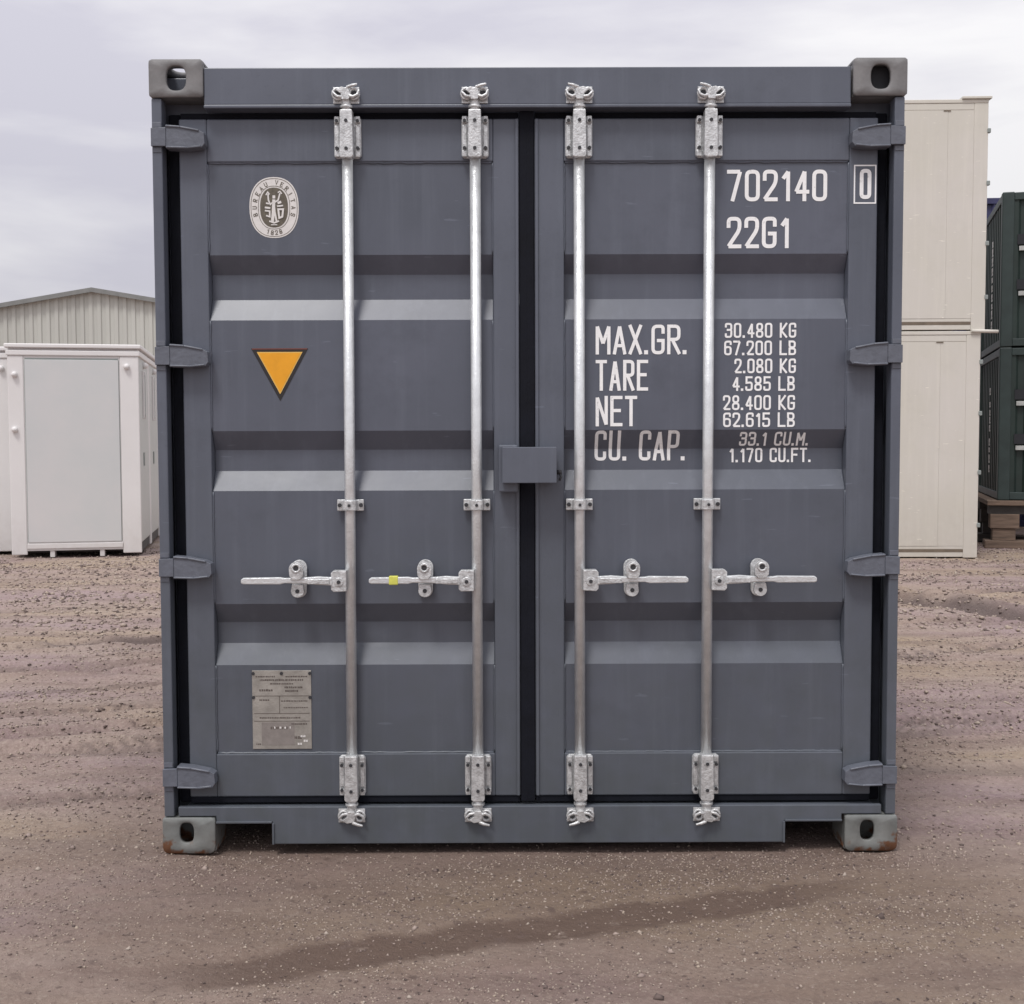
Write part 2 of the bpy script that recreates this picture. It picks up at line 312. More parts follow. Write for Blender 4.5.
    hgt = math_('ADD', math_('MULTIPLY', noise(60, 6, .7), .9), math_('MULTIPLY', noise(16, 4, .6), .7))
    b = N('ShaderNodeBump'); b.inputs['Strength'].default_value = 1.0; b.inputs['Distance'].default_value = .012; L(hgt, b.inputs['Height']); L(b.outputs[0], p.inputs['Normal'])
    return m
gm = ground_mat()
go = npmesh('ground', V, F, gm); at_ = go.data.attributes.new('track', 'FLOAT', 'POINT'); at_.data.foreach_set('value', track(X, Y).astype(np.float32).ravel()); go['kind'] = 'structure'
go.data.polygons.foreach_set('use_smooth', np.ones(len(F), bool))

def stone_mat():
    m = bpy.data.materials.new('loose_stone'); m.use_nodes = True; t = m.node_tree; N = t.nodes.new; L = t.links.new
    p = t.nodes['Principled BSDF']; g = N('ShaderNodeNewGeometry'); r = N('ShaderNodeValToRGB'); L(g.outputs['Random Per Island'], r.inputs[0]); el = r.color_ramp.elements
    el[0].position = 0; el[0].color = (.075, .055, .05, 1); el[1].position = 1; el[1].color = (.37, .31, .265, 1)
    for q, c in ((.24, (.17, .125, .11)), (.5, (.33, .26, .23)), (.8, (.37, .30, .24))):
        k = el.new(q); k.color = (*c, 1)
    L(r.outputs[0], p.inputs['Base Color']); p.inputs['Roughness'].default_value = .9; return m
def stones():
    B = np.array([(1,0,0),(-1,0,0),(0,1,0),(0,-1,0),(0,0,1),(0,0,-1)], float)
    T = np.array([(0,2,4),(2,1,4),(1,3,4),(3,0,4),(2,0,5),(1,2,5),(3,1,5),(0,3,5)])
    P = []
    for (y0, y1, w, n, s0, s1) in ((-1.5, 0, 1.8, 34000, .0022, .0060), (0, 1.6, 3.1, 15000, .0035, .010), (1.6, 4.5, 4.2, 26000, .005, .014), (4.5, 11.8, 8.0, 52000, .008, .026), (-1.5, 3, 3.3, 700, .008, .018), (3, 11.5, 7, 420, .015, .035)):
        x = rng.uniform(-w, w, n); y = rng.uniform(y0, y1, n); s = s0+(s1-s0)*rng.rand(n)**2.6
        keep = ~((np.abs(x) < 1.24) & (y > .35)) & ((np.abs(x) > 1.26) | (y < -.03) | (y > .35) | (s < .006))
        keep &= ~((x > 1.6-.0) & (x > .55*(y+3.92)+.1)) | (y > 8); keep &= ~((x < -(.50*(y+3.92)+.1))) | (y > 8)
        for a in ((1.1, -.26, .31, .10), (1.29, -.82, .29, .11)):
            mk, _ = band(x, y, *a); keep &= (mk < .4) | (rng.rand(n) < .35)
        keep &= vnoise(x, y, .5, 21) + .8*vnoise(x, y*2.5-x*.7, .9, 22) + rng.uniform(-1, 1, n)*.9 > -.25
        P.append(np.stack([x[keep], y[keep], s[keep]], 1))
    P = np.concatenate(P); n = len(P); z = height(P[:, 0], P[:, 1])
    sc = rng.uniform(.6, 1.25, (n, 6, 3)); V = B[None]*sc*P[:, 2][:, None, None]; V[:, :, 2] *= .62
    V += rng.uniform(-.25, .25, V.shape)*P[:, 2][:, None, None]
    a = rng.uniform(0, 2*math.pi, n); ca, sa = np.cos(a)[:, None], np.sin(a)[:, None]
    x = V[:, :, 0]*ca-V[:, :, 1]*sa; y = V[:, :, 0]*sa+V[:, :, 1]*ca
    V = np.stack([x+P[:, 0][:, None], y+P[:, 1][:, None], V[:, :, 2]+(z+P[:, 2]*.12)[:, None]], -1).reshape(-1, 3)
    F = (T[None]+(np.arange(n)*6)[:, None, None]).reshape(-1, 3)
    o = npmesh('loose_gravel', V, F, stone_mat()); o['kind'] = 'stuff'; o['label'] = 'small loose stones scattered over the brown gravel yard'; o['category'] = 'gravel'
stones()

# ------------------------------------------------------------------ main container
W2 = 1.219
box_ = thing('shipping_container', 'dark grey shipping container in front with closed double doors and four galvanised lock rods', 'shipping container')

def casting(sx, z0, low):
    """hollow corner casting: thick plates, oval apertures in the front, outer and top or bottom face"""
    bm = nb(); wx, wy, h, t = .174, .162, .120, .016
    x0 = -W2 if sx < 0 else W2-wx
    ex, ey, ez = Vector((1, 0, 0)), Vector((0, 1, 0)), Vector((0, 0, 1)); O = Vector((x0, 0, z0))
    def ring(o, u, v, nrm, w_, h_, cu, cv, ru, rv, rc, rb=None, n=72):
        def inside(a, b):
            if not (0 <= a <= w_ and 0 <= b <= h_): return False
            r = (rb or rc) if b < h_/2 else rc
            dx = max(r-a, a-(w_-r), 0); dy = max(r-b, b-(h_-r), 0)
            return dx*dx+dy*dy <= r*r or dx == 0 or dy == 0
        LO = [[], [], [], [], []]
        for k in range(n):
            a = 2*math.pi*(k+.5)/n; c, s = math.cos(a), math.sin(a); lo_, hi_ = 0, .4
            for _ in range(30):
                m = (lo_+hi_)/2
                if inside(cu+c*m, cv+s*m): lo_ = m
                else: hi_ = m
            iu, iv = ru*math.copysign(abs(c)**.75, c), rv*math.copysign(abs(s)**.75, s)
            for q, (pu, pv, dd) in enumerate(((iu, iv, t), (iu, iv, .003), (iu*1.10, iv*1.08, 0), (c*(lo_-.003), s*(lo_-.003), 0), (c*lo_, s*lo_, .0035))):
                LO[q].append(bm.verts.new(o+u*(cu+pu)+v*(cv+pv)+nrm*dd))
        LO.append([bm.verts.new(q.co+nrm*(t-.0035)) for q in LO[4]]); LO.append(LO[0])
        for A, B in zip(LO, LO[1:]):
            for k in range(n):
                f = bm.faces.new((A[k], A[(k+1) % n], B[(k+1) % n], B[k])); f.smooth = True
    i = .0012
    ring(O, ex, ez, ey, wx, h, .088 if not low else (.080 if sx < 0 else .074), .060 if not low else .070, .032 if not low else .024, .039 if not low else .034, .009 if not low else .007, None if not low else .020)
    side = O+(ex*(wx-i) if sx > 0 else ex*i)+ey*t+ez*i
    ring(side, ey, ez, -ex*sx, wy-t, h-2*i, .075, .060, .030, .024, .006)
    ring(O+(ez*i if low else ez*(h-i))+ey*t+ex*i, ex, ey, ez if low else -ez, wx-2*i, wy-t, .082, .074, .030, .045, .006)
    xi = x0+(t if sx < 0 else 0)+i; xo = x0+wx-(t if sx > 0 else 0)-i
    zl, zh = (z0+t+i, z0+h-i) if low else (z0+i, z0+h-t-i)
    box(bm, xi+.0005, xo-.0005, wy-t, wy, zl, zh)                                        # back
    a_, b_ = ((x0+wx-t, x0+wx-i) if sx < 0 else (x0+i, x0+t)); box(bm, a_, b_, t+.0005, wy-t-.0005, zl, zh)   # inner side
    c_, d_ = ((zh-t, zh) if low else (zl, zl+t)); box(bm, x0+t+.001, x0+wx-t-.001, t+.0005, wy-t-.0007, c_, d_)
    o = obj('corner_casting', bm, 'castlow' if low else 'cast', box_)
    if sx > 0 and not low:
        bm = nb(); box(bm, x0+t+.002, x0+wx-t-.002, t+.02, t+.03, z0+t, z0+h-t-.002); obj('dark_hole_baffle', bm, 'dark', o)  # added dark baffle plate, stands in for the shade inside this hole
    return o
for sx in (-1, 1):
    for low in (0, 1): casting(sx, 0 if low else 2.471, low)
# rear castings (plain blocks at the far end, out of sight behind)
for sx in (-1, 1):
    for z0 in (0, 2.471):
        bm = nb(); x0 = -W2 if sx < 0 else W2-.174; box(bm, x0, x0+.174, 5.896, 6.058, z0, z0+.12); obj('corner_casting', bm, 'cast', box_, .008)
# rear posts, rails, roof, walls, floor
for sx in (-1, 1):
    bm = nb(); a, b = sorted((sx*1.215, sx*1.10)); box(bm, a, b, 5.92, 6.05, .12, 2.471); obj('corner_post', bm, 'paint', box_)
    # side wall: vertical corrugation
    pts = []; n = 20; y0, y1 = .20, 5.92; st = (y1-y0)/n
    for k in range(n):
        a = y0+k*st
        for f, d in ((0, 0), (.25, 0), (.5, .036), (.75, .036)): pts.append((a+f*st, sx*(1.205-d)))
    pts.append((y1, sx*1.205)); bm = nb(); A = [bm.verts.new((x, y, .13)) for y, x in pts]; B = [bm.verts.new((x, y, 2.53)) for y, x in pts]
    C_ = [bm.verts.new((x-sx*.004, y, .13)) for y, x in pts]; D_ = [bm.verts.new((x-sx*.004, y, 2.53)) for y, x in pts]
    for k in range(len(pts)-1): bm.faces.new((A[k], A[k+1], B[k+1], B[k])); bm.faces.new((C_[k+1], C_[k], D_[k], D_[k+1]))
    obj('side_wall', bm, 'paint', box_)
    bm = nb(); a, b = sorted((sx*1.215, sx*1.155)); box(bm, a, b, .165, 5.893, 2.53, 2.585); obj('top_rail', bm, 'paint', box_)
    bm = nb(); a, b = sorted((sx*1.213, sx*1.16)); box(bm, a, b, .165, 5.893, .02, .13); obj('bottom_rail', bm, 'paint', box_)
bm = nb(); box(bm, -1.155, 1.155, .165, 5.9, 2.548, 2.575); obj('roof', bm, 'paint', box_)
bm = nb(); box(bm, -1.10, 1.10, 5.96, 6.0, .12, 2.47); obj('rear_wall', bm, 'paint', box_)
bm = nb(); box(bm, -1.15, 1.15, .17, 5.9, .13, .16); obj('floor', bm, 'dark', box_)

# front corner posts: outer flange, web, inner plate
for sx in (-1, 1):
    bm = nb()
    def sb(a, b, *r):
        a, b = sorted((sx*a, sx*b)); box(bm, a, b, *r)
    sb(1.214, 1.181, .008, .060, .122, 2.469)          # outer flange
    sb(1.212, 1.198, .0602, .158, .122, 2.469)         # side web
    sb(1.1978, 1.10, .128, .150, .122, 2.469)          # inner plate behind the door edge
    obj('corner_post', bm, 'paint', box_, .004)
    bm = nb()
    def sb(a, b, *r):
        a, b = sorted((sx*a, sx*b)); box(bm, a, b, *r)
    sb(1.1795, 1.1395, .080, .115, .150, 2.436)          # black gasket, widened so its black also paints the gap's shadow
    obj('side_gasket_gap_shade', bm, 'rubber', box_, .004)
# header with lower drip lip
bm = nb(); box(bm, -1.0445, 1.0395, .010, .060, 2.448, 2.566); box(bm, -1.0443, 1.0393, .003, .064, 2.436, 2.4475); box(bm, -1.1975, 1.1975, .1002, .155, 2.40, 2.560)
obj('header_beam', bm, 'paint', box_, .003)
# sill with two fork pockets, a notch each
bm = nb()
prism(bm, [(-1.043, .1025), (-.857, .1025), (-.857, .028), (.847, .028), (.847, .0985), (1.036, .0985), (1.036, .1225), (1.168, .1225), (1.168, .154), (-1.168, .154), (-1.168, .1225), (-1.043, .1225)][::-1], .010, .030)
box(bm, -1.15, 1.15, .0302, .160, .128, .148)
obj('sill_beam', bm, 'paint', box_, .003)
bm = nb()
for x0, x1 in ((-1.043, -.857), (.847, 1.036)):
    box(bm, x0, x1, .004, .0098, .0995, .1065)
box(bm, -.857, -.850, .004, .0098, .028, .0992); box(bm, .840, .847, .004, .0098, .028, .0992)
each('pocket_edge', bm, 'paint', box_, .0015)
bm = nb(); box(bm, -1.04, 1.04, .32, .34, .015, .1275); box(bm, -.855, .845, .031, .045, .04, .127); obj('cross_member', bm, 'dark', box_)

# ---- doors
GR = ((1.975, 1.915, 1.833, 1.763), (1.400, 1.337, 1.267, 1.202), (.826, .760, .689, .621))
YF, YP, YG = .045, .053, .090                        # door frame face, panel face, groove bottom
def yprof(z):
    for a, b, c, d in GR:
        if d <= z <= a:
            if z >= b: return YP+(a-z)/(a-b)*(YG-YP)
            if z >= c: return YG
            return YP+(z-d)/(c-d)*(YG-YP)
    return YP
def door(x0, x1, px0, px1, inner):
    bm = nb()
    box(bm, x0, px0, YF, .100, .178, 2.412); box(bm, px1, x1, YF, .100, .178, 2.412)
    box(bm, px0, px1, YF, .100, .178, .323); box(bm, px0, px1, YF, .100, 2.274, 2.412)
    d = obj('door', bm, 'paint', box_, .004, label=None)
    pr = [(YP, 2.2738)]
    for a, b, c, e_ in GR: pr += [(YP, a), (YG, b), (YG, c), (YP, e_)]
    pr += [(YP, .3232)]; back = [(y+.004, z) for y, z in pr[::-1]]
    bm = nb(); prism(bm, pr+back, px0+.0003, px1-.0003, 'x'); obj('door_panel', bm, 'panel', d, .0025)
    # weld bead round the panel
    bm = nb(); rr = random.Random(3)
    def bead(p, q, n, rad):
        P = [Vector(p).lerp(Vector(q), k/n)+Vector((rr.uniform(-1, 1)*.0012, 0, rr.uniform(-1, 1)*.0012)) for k in range(n+1)]; tube(bm, P, rad, 6)
    for z in (2.2725, .3245):
        bead((px0+.004, YP-.001, z), (px1-.004, YP-.001, z), 60, .0042)
    for x in (px0+.001, px1-.001):
        for z1, z2 in ((2.27, 1.977), (1.761, 1.402), (1.200, .828), (.619, .327)): bead((x, YP-.001, z1), (x, YP-.001, z2), 24, .0036)
    obj('weld_bead', bm, 'paint', d)
    # rubber gasket lips on top, bottom and inner edge
    bm = nb(); box(bm, x0+.002, x1-.002, .062, .092, 2.4125, 2.4350); box(bm, x0+.002, x1-.002, .050, .092, .1565, .1775)
    a, b = ((x1+.0005, x1+.0248) if inner > 0 else (x0-.0252, x0-.0005)); rg_ = random.Random(8+inner); n_ = 90; ed_ = lambda k, s_: s_*(.0012+rg_.random()*.0016)
    zs_ = [.160+(2.4345-.160)*k/n_ for k in range(n_+1)]
    e1, e2 = (a, b+.0008) if inner > 0 else (a-.0008, b)
    prism(bm, [(e1+(ed_(k, 1) if inner > 0 else 0), z) for k, z in enumerate(zs_)]+[(e2-(ed_(k, 1) if inner < 0 else 0), z) for k, z in list(enumerate(zs_))[::-1]], .0425 if inner > 0 else .0428, .0448)
    box(bm, a, b, .0455, .088, .180, 2.410)
    obj('door_gasket', bm, 'rubber', d, .004)
    return d
dl = door(-1.137, -.031, -1.047, -.116, 1); dl['label'] = 'left door leaf with round white emblem, yellow triangle and data plate'
dr = door(.0195, 1.140, .116, 1.047, -1); dr['label'] = 'right door leaf with white container numbers and weights'
# raised edge strips on the meeting stiles
for d, x0, x1 in ((dl, -.043, -.0335), (dr, .0220, .0315)):
    bm = nb(); box(bm, x0, x1, .0375, .0448, .18, 2.410); obj('edge_strip', bm, 'paint', d, .002)

# hinges
for sx, d in ((-1, dl), (1, dr)):
    for k, z in enumerate((2.343, 1.643, .952, .255)):
        bm = nb(); P = [(1.166, .040), (1.120, .036), (1.062, .024), (1.044, .014), (1.042, -.020), (1.052, -.032), (1.10, -.037), (1.166, -.035)]
        prism(bm, [(sx*x, z+q) for x, q in P], -.002, .040)
        P2 = [(1.214, .030), (1.1662, .032), (1.1662, -.028), (1.214, -.028)]
        prism(bm, [(sx*x, z+q) for x, q in P2], -.004, .0065)
        for s1, s2, rr_ in (((1.166, .036), (1.120, .0325), .0042), ((1.120, .0325), (1.060, .021), .0040), ((1.166, -.031), (1.10, -.033), .0038), ((1.10, -.033), (1.054, -.028), .0036)):
            cyl(bm, (sx*s1[0], -.0025, z+s1[1]), (sx*s2[0], -.0025, z+s2[1]), rr_, 8)
        o = obj('hinge', bm, 'hinge', d, .003, seg=2)
        for q0, q1 in ((.0335, .050), (-.046, -.0295)):
            bm = nb(); a, b = sorted((sx*1.2125, sx*1.183)); box(bm, a, b, .0055, .0078, z+q0, z+q1); obj('hinge_lug', bm, 'hinge', box_, .002)

# ---- lock rods
def bolt(bm, x, y, z, r=.006, h=.006): cyl(bm, (x, y, z), (x, y-h, z), r, 8)
def lock_rod(xt, xb, hz, hdir, tape=False, seed=0):
    rd = random.Random(seed)
    X = lambda z: xb+(xt-xb)*(z-.173)/(2.402-.173)
    bm = nb(); cyl(bm, (X(.19), .022, .19), (X(2.40), .022, 2.40), .0175, 28); rod = obj('lock_rod', bm, 'galv', box_)
    for top in (1, 0):
        zc = 2.349 if top else .2535; s = 1 if top else -1; x = X(zc); h = .0675
        bm = nb()
        prism(bm, [(x-.044, zc-h+.008), (x-.036, zc-h), (x+.036, zc-h), (x+.044, zc-h+.008), (x+.044, zc+h-.008), (x+.036, zc+h), (x-.036, zc+h), (x-.044, zc+h-.008)], .032, .0445)
        for q in (-1, 1):
            box(bm, *sorted((x+q*.041, x+q*.026)), .024, .0318, zc-h+.030, zc+h-.030)
            for zz in (-h+.013, h-.013): box(bm, *sorted((x+q*.042, x+q*.0255)), .020, .0316, zc+zz-.011, zc+zz+.011)
        z0, z1 = sorted((zc-s*(h+.006), zc+s*(h+.012)))
        prism(bm, [(x-.0225, z0+.006), (x-.017, z0), (x+.017, z0), (x+.0225, z0+.006), (x+.020, z1), (x-.020, z1)], -.010, .0315)
        obj('guide_bracket', bm, 'galvrough', rod, .003)
        bm = nb()
        for zz in (-.044, .044): bolt(bm, x, -.0085, zc+zz, .0058, .0045)
        for q in (-1, 1):
            for zz in (-.037, .050) if top else (-.047, .036): bolt(bm, x+q*.034, .021, zc+zz, .0055, .006)
        each('bracket_bolt', bm, 'bolt', rod)
        # cam end of the rod and the keeper welded on the frame
        zb = 2.424 if top else .178; bm = nb()
        cyl(bm, (x, .012, zb-s*.008), (x, .008, zb+s*.040), .0150, 20, .017)
        cyl(bm, (x, .010, zb+s*.012), (x, .010, zb+s*.020), .0215, 20); 
        f = -1 if seed % 2 else 1; zk = zb+s*.052
        prism(bm, [(x-.030*f, zk+s*.012), (x-.014*f, zk+s*.022), (x+.010*f, zk+s*.018), (x+.016*f, zk-s*.004), (x+.010*f, zk-s*.018), (x-.012*f, zk-s*.018), (x-.014*f, zk+s*.0)], -.016, .004)
        tube(bm, [(x+.010*f, -.010, zk-s*.004), (x+.024*f, -.014, zk-s*.010), (x+.038*f, -.012, zk-s*.002), (x+.043*f, -.010, zk+s*.014)], .0065, 8, .0045)
        tube(bm, [(x+.004*f, -.010, zk+s*.020), (x+.022*f, -.015, zk+s*.026), (x+.038*f, -.014, zk+s*.030)], .0068, 8, .004)
        tube(bm, [(x-.010*f, -.010, zk-s*.010), (x-.028*f, -.014, zk-s*.008), (x-.041*f, -.012, zk+s*.006)], .0062, 8, .0042)
        obj('cam_end', bm, 'galvrough', rod, .0022)
        bm = nb(); yb = .0025 if top else .0095
        zz = zk+s*.002
        for q in (-1, 1):
            tube(bm, [(x+q*.027+a, yb-.007, zz+b) for a, b in ((.015*math.cos(R(t)), .017*math.sin(R(t))) for t in range(0, 361, 30))], .0052, 8)
        box(bm, x-.044, x+.044, yb-.004, yb, zz-.022, zz+.024) if not top else box(bm, x-.042, x+.042, .0055, .0098, 2.450, zz+.024)
        obj('cam_keeper', bm, 'galvrough', box_, .001)
        bm = nb()
        for q in (-1, 1): cyl(bm, (x+q*.027, yb-.0042, zz), (x+q*.027, yb-.0062, zz), .0108, 14)  # dark discs, shade of the ring pockets put into colour
        each('keeper_pocket_shade', bm, 'bolt', box_)
    # middle saddle bracket
    zc = 1.155; x = X(zc); bm = nb()
    box(bm, x-.044, x+.044, .032, .0445, zc-.019, zc+.019)
    prism(bm, [(x-.024, .0318), (x-.022, .004), (x-.014, -.003), (x+.014, -.003), (x+.022, .004), (x+.024, .0318)], zc-.017, zc+.017, 'z')
    obj('guide_bracket', bm, 'galvrough', rod, .0025)
    bm = nb(); bolt(bm, x, -.0025, zc, .0052, .003); [bolt(bm, x+q*.035, .0315, zc, .0068, .006) for q in (-1, 1)]; each('bracket_bolt', bm, 'bolt', rod)
    # handle: hub, bar, catch
    x = X(hz); hx = x+hdir*.034; bm = nb()
    prism(bm, [(hx-.024, hz-.034), (hx+.018, hz-.036), (hx+.026, hz-.028), (hx+.026, hz+.026), (hx+.018, hz+.034), (hx-.024, hz+.034)] if hdir > 0 else
              [(hx+.024, hz-.034), (hx+.024, hz+.034), (hx-.018, hz+.034), (hx-.026, hz+.026), (hx-.026, hz-.028), (hx-.018, hz-.036)], -.014, .020)
    cyl(bm, (hx, -.0142, hz-.003), (hx, -.018, hz-.003), .015, 16)
    obj('handle_hub', bm, 'galvrough', rod, .003)
    bm = nb(); bolt(bm, hx, -.0178, hz-.003, .0065, .004); each('bracket_bolt', bm, 'bolt', rod)
    L_ = .322; zt = hz+.004; bm = nb()
    pts = [(.056, .013, -.014), (.10, .016, -.012), (.15, .012, -.007), (.21, .011, -.006), (.225, .0135, -.010), (.345, .012, -.009), (.353, .006, -.006)]
    up = [(x+hdir*a, hz+u) for a, u, l in pts]; lo = [(x+hdir*a, hz+l) for a, u, l in pts][::-1]
    prism(bm, up+lo, -.020, -.004); obj('handle', bm, 'galv', rod, .003)
    bm = nb(); x0 = x+hdir*.062; x1 = x+hdir*.135; box(bm, *sorted((x0, x1)), -.0245, -.0202, hz-.009, hz+.008); obj('handle_plate', bm, 'galvrough', rod, .002)
    if tape:
        bm = nb(); a, b = sorted((-.460, -.430)); box(bm, a, b, -.0225, -.002, hz-.0125, hz+.0165); obj('tape_wrap', bm, 'yellow', rod, .003, label='yellow tape wrapped round the handle')
    cx = x+hdir*.171; bm = nb()
    P = arc(cx, hz+.040, .0255, 0, 180, 12)+arc(cx, hz-.036, .0235, 180, 360, 12); prism(bm, P, .034, .0445)
    P = arc(cx, hz+.041, .0235, 0, 180, 10)+[(cx-.022, hz+.018), (cx-.012, hz+.006), (cx+.012, hz+.006), (cx+.022, hz+.018)]; prism(bm, P, -.028, -.0206)
    box(bm, cx-.014, cx+.014, -.0205, .0338, hz+.0175, hz+.034); 
    P = arc(cx, hz-.034, .0215, 180, 360, 10)+[(cx+.018, hz-.012), (cx-.018, hz-.012)]; prism(bm, P, -.006, .004); box(bm, cx-.012, cx+.012, .0042, .0338, hz-.040, hz-.016)
    tube(bm, arc(cx, hz+.044, .0125, 0, 360, 16, -.029), .0042, 8)
    obj('handle_catch', bm, 'galvrough', d_of(x), .002)
    bm = nb(); cyl(bm, (cx, -.0282, hz+.044), (cx, -.0292, hz+.044), .0085, 14); cyl(bm, (cx, -.0062, hz-.034), (cx, -.0078, hz-.034), .007, 12); each('catch_bolt', bm, 'bolt', d_of(x))
def d_of(x): return dl if x < 0 else dr
lock_rod(-.586, -.592, .909, -1, seed=0); lock_rod(-.173, -.1725, .909, -1, tape=True, seed=2)
lock_rod(.1635, .1665, .909, 1, seed=1); lock_rod(.587, .5855, .909, 1, seed=3)

# ---- lock box bridging the two doors
bm = nb(); box(bm, -.100, -.037, -.012, .0372, 1.198, 1.352); lbk = obj('lock_box_mount', bm, 'paint', dl, .005, label='lock box half welded on the left door')
bm = nb(); box(bm, -.088, .087, -.052, -.016, 1.229, 1.345); box(bm, .030, .084, -.0158, .0372, 1.235, 1.340); box(bm, -.083, -.060, -.0158, -.0122, 1.24, 1.34)
lb = obj('lock_box', bm, 'paint', dr, .005)
bm = nb(); cyl(bm, (.090, .010, 1.262), (.106, .010, 1.262), .008, 12); tube(bm, [(.098, .010, 1.262), (.104, .004, 1.248), (.098, 0, 1.236)], .004); obj('lock_box_pin', bm, 'bolt', dr)

# ------------------------------------------------------------------ lettering: a stroke alphabet
s_ = 's'
GL = {
'0': [([(0,0),(0,1),(1,1),(1,0)],1)], 'O': [([(0,0),(0,1),(1,1),(1,0)],1)],
'1': [([(.18,.80,s_),(.62,1,s_),(.62,0)],0)],
'2': [([(0,.74),(0,1),(1,1),(1,.60),(0,0,s_),(1,0)],0)],
'3': [([(0,.80),(0,1),(1,1),(1,.54),(.35,.54)],0),([(.93,.52),(1,.45),(1,0),(0,0),(0,.2)],0)],
'4': [([(.74,0),(.74,.29)],0),([(.74,.41),(.74,1,s_),(0,.27,s_),(1,.27)],0)],
'5': [([(.95,1),(.04,1,s_),(.04,.56,s_),(1,.60),(1,0),(0,0),(0,.2)],0)],
'6': [([(1,.82),(1,1),(0,1),(0,.25)],0),([(0,0),(0,.57),(1,.57),(1,0)],1)],
'7': [([(0,1),(1,1,s_),(.36,0)],0)],
'8': [([(.06,.54),(.06,1),(.94,1),(.94,.54)],1),([(0,0),(0,.44),(1,.44),(1,0)],1)],
'A': [([(0,0),(.5,1,s_),(1,0)],0),([(.24,.27),(.76,.27)],0)],
'B': [([(0,.54),(0,1,s_),(.94,1),(.94,.54)],1),([(0,0,s_),(0,.44,s_),(1,.44),(1,0)],1)],
'C': [([(1,.78),(1,1),(0,1),(0,0),(1,0),(1,.22)],0)],
'E': [([(1,1),(0,1,s_),(0,0,s_),(1,0)],0),([(.12,.52),(.82,.52)],0)],
'F': [([(1,1),(0,1,s_),(0,0)],0),([(.12,.52),(.82,.52)],0)],
'G': [([(1,.78),(1,1),(0,1),(0,0),(1,0),(1,.46,s_),(.55,.46)],0)],
'I': [([(.5,0),(.5,1)],0)], 'J': [([(1,1),(1,0),(0,0),(0,.3)],0)],
'K': [([(0,0),(0,1)],0),([(1,1),(.12,.46,s_),(1,0)],0)],
'L': [([(0,1),(0,0,s_),(1,0)],0)],
'M': [([(0,0),(0,1,s_),(.5,.35,s_),(1,1,s_),(1,0)],0)],
'N': [([(0,0),(0,1,s_),(1,0,s_),(1,1)],0)],
'P': [([(0,0),(0,1)],0),([(0,1),(1,1),(1,.46),(.0,.46)],0)],
'R': [([(0,0),(0,1)],0),([(0,1),(1,1),(1,.50),(.0,.50)],0),([(.45,.42),(1,0)],0)],
'S': [([(1,.80),(1,1),(0,1),(0,.52),(1,.48),(1,0),(0,0),(0,.2)],0)],
'T': [([(.5,0),(.5,.93)],0),([(0,1),(1,1)],0)],
'U': [([(0,1),(0,0),(1,0),(1,1)],0)], 'V': [([(0,1),(.5,0,s_),(1,1)],0)],
'X': [([(0,0),(1,1)],0),([(0,1),(.44,.56)],0),([(.56,.44),(1,0)],0)],
'.': [([(.0,0),(.0,0)],0)],
}
ADV = {'1': .62, '.': .12, 'I': .5, 'M': 1.15, ' ': .45}
def rounded(pts, closed, r):
    n = len(pts); o = []
    for i, p in enumerate(pts):
        P = Vector(p[:2]); sharp = len(p) > 2 or (not closed and i in (0, n-1))
        if sharp: o.append(P); continue
        a = Vector(pts[i-1][:2]); b = Vector(pts[(i+1) % n][:2])
        da, db = (a-P), (b-P); rr = min(r, da.length*.49, db.length*.49); A = P+da.normalized()*rr; B = P+db.normalized()*rr
        for k in range(6):
            t = k/5; o.append((A*(1-t)+P*t)*(1-t)+(P*(1-t)+B*t)*t)
    q = [o[0]]
    for p in o[1:]:
        if (p-q[-1]).length > 1e-5: q.append(p)
    if closed and (q[0]-q[-1]).length < 1e-5: q.pop()
    return q
def strip(bm, P, closed, t, yo, ext=(1, 1)):
    n = len(P); Lv, Rv = [], []
    for i in range(n):
        if closed or 0 < i < n-1:
            a = (P[i]-P[i-1]).normalized(); b = (P[(i+1) % n]-P[i]).normalized(); na = Vector((-a.y, a.x)); nb_ = Vector((-b.y, b.x)); m = (na+nb_)
            m = m.normalized() if m.length > 1e-4 else na; k = min(1.7, 1/max(.2, m.dot(na))); m = m*k
        else:
            d = (P[1]-P[0]) if i == 0 else (P[-1]-P[-2]); d.normalize(); m = Vector((-d.y, d.x))
        e_ = Vector((0, 0))
        if not closed and ext[0] and i == 0: e_ = -d*t/2
        if not closed and ext[1] and i == n-1: e_ = d*t/2
        l, r = P[i]+m*t/2+e_, P[i]-m*t/2+e_; Lv.append(bm.verts.new((l.x, yo, l.y))); Rv.append(bm.verts.new((r.x, yo, r.y)))
    for i in range(n if closed else n-1):
        j = (i+1) % n
        try: bm.faces.new((Lv[i], Lv[j], Rv[j], Rv[i]))
        except ValueError: pass
def flat(bm, pts, y): bm.faces.new([bm.verts.new((x, y, z)) for x, z in pts])
def acute_split(P, cl, t):
    if cl: return [P]
    out = [[P[0]]]
    for i in range(1, len(P)):
        out[-1].append(P[i])
        if i < len(P)-1 and (P[i]-P[i-1]).normalized().dot((P[i+1]-P[i]).normalized()) < -.2: out.append([P[i]])
    return out
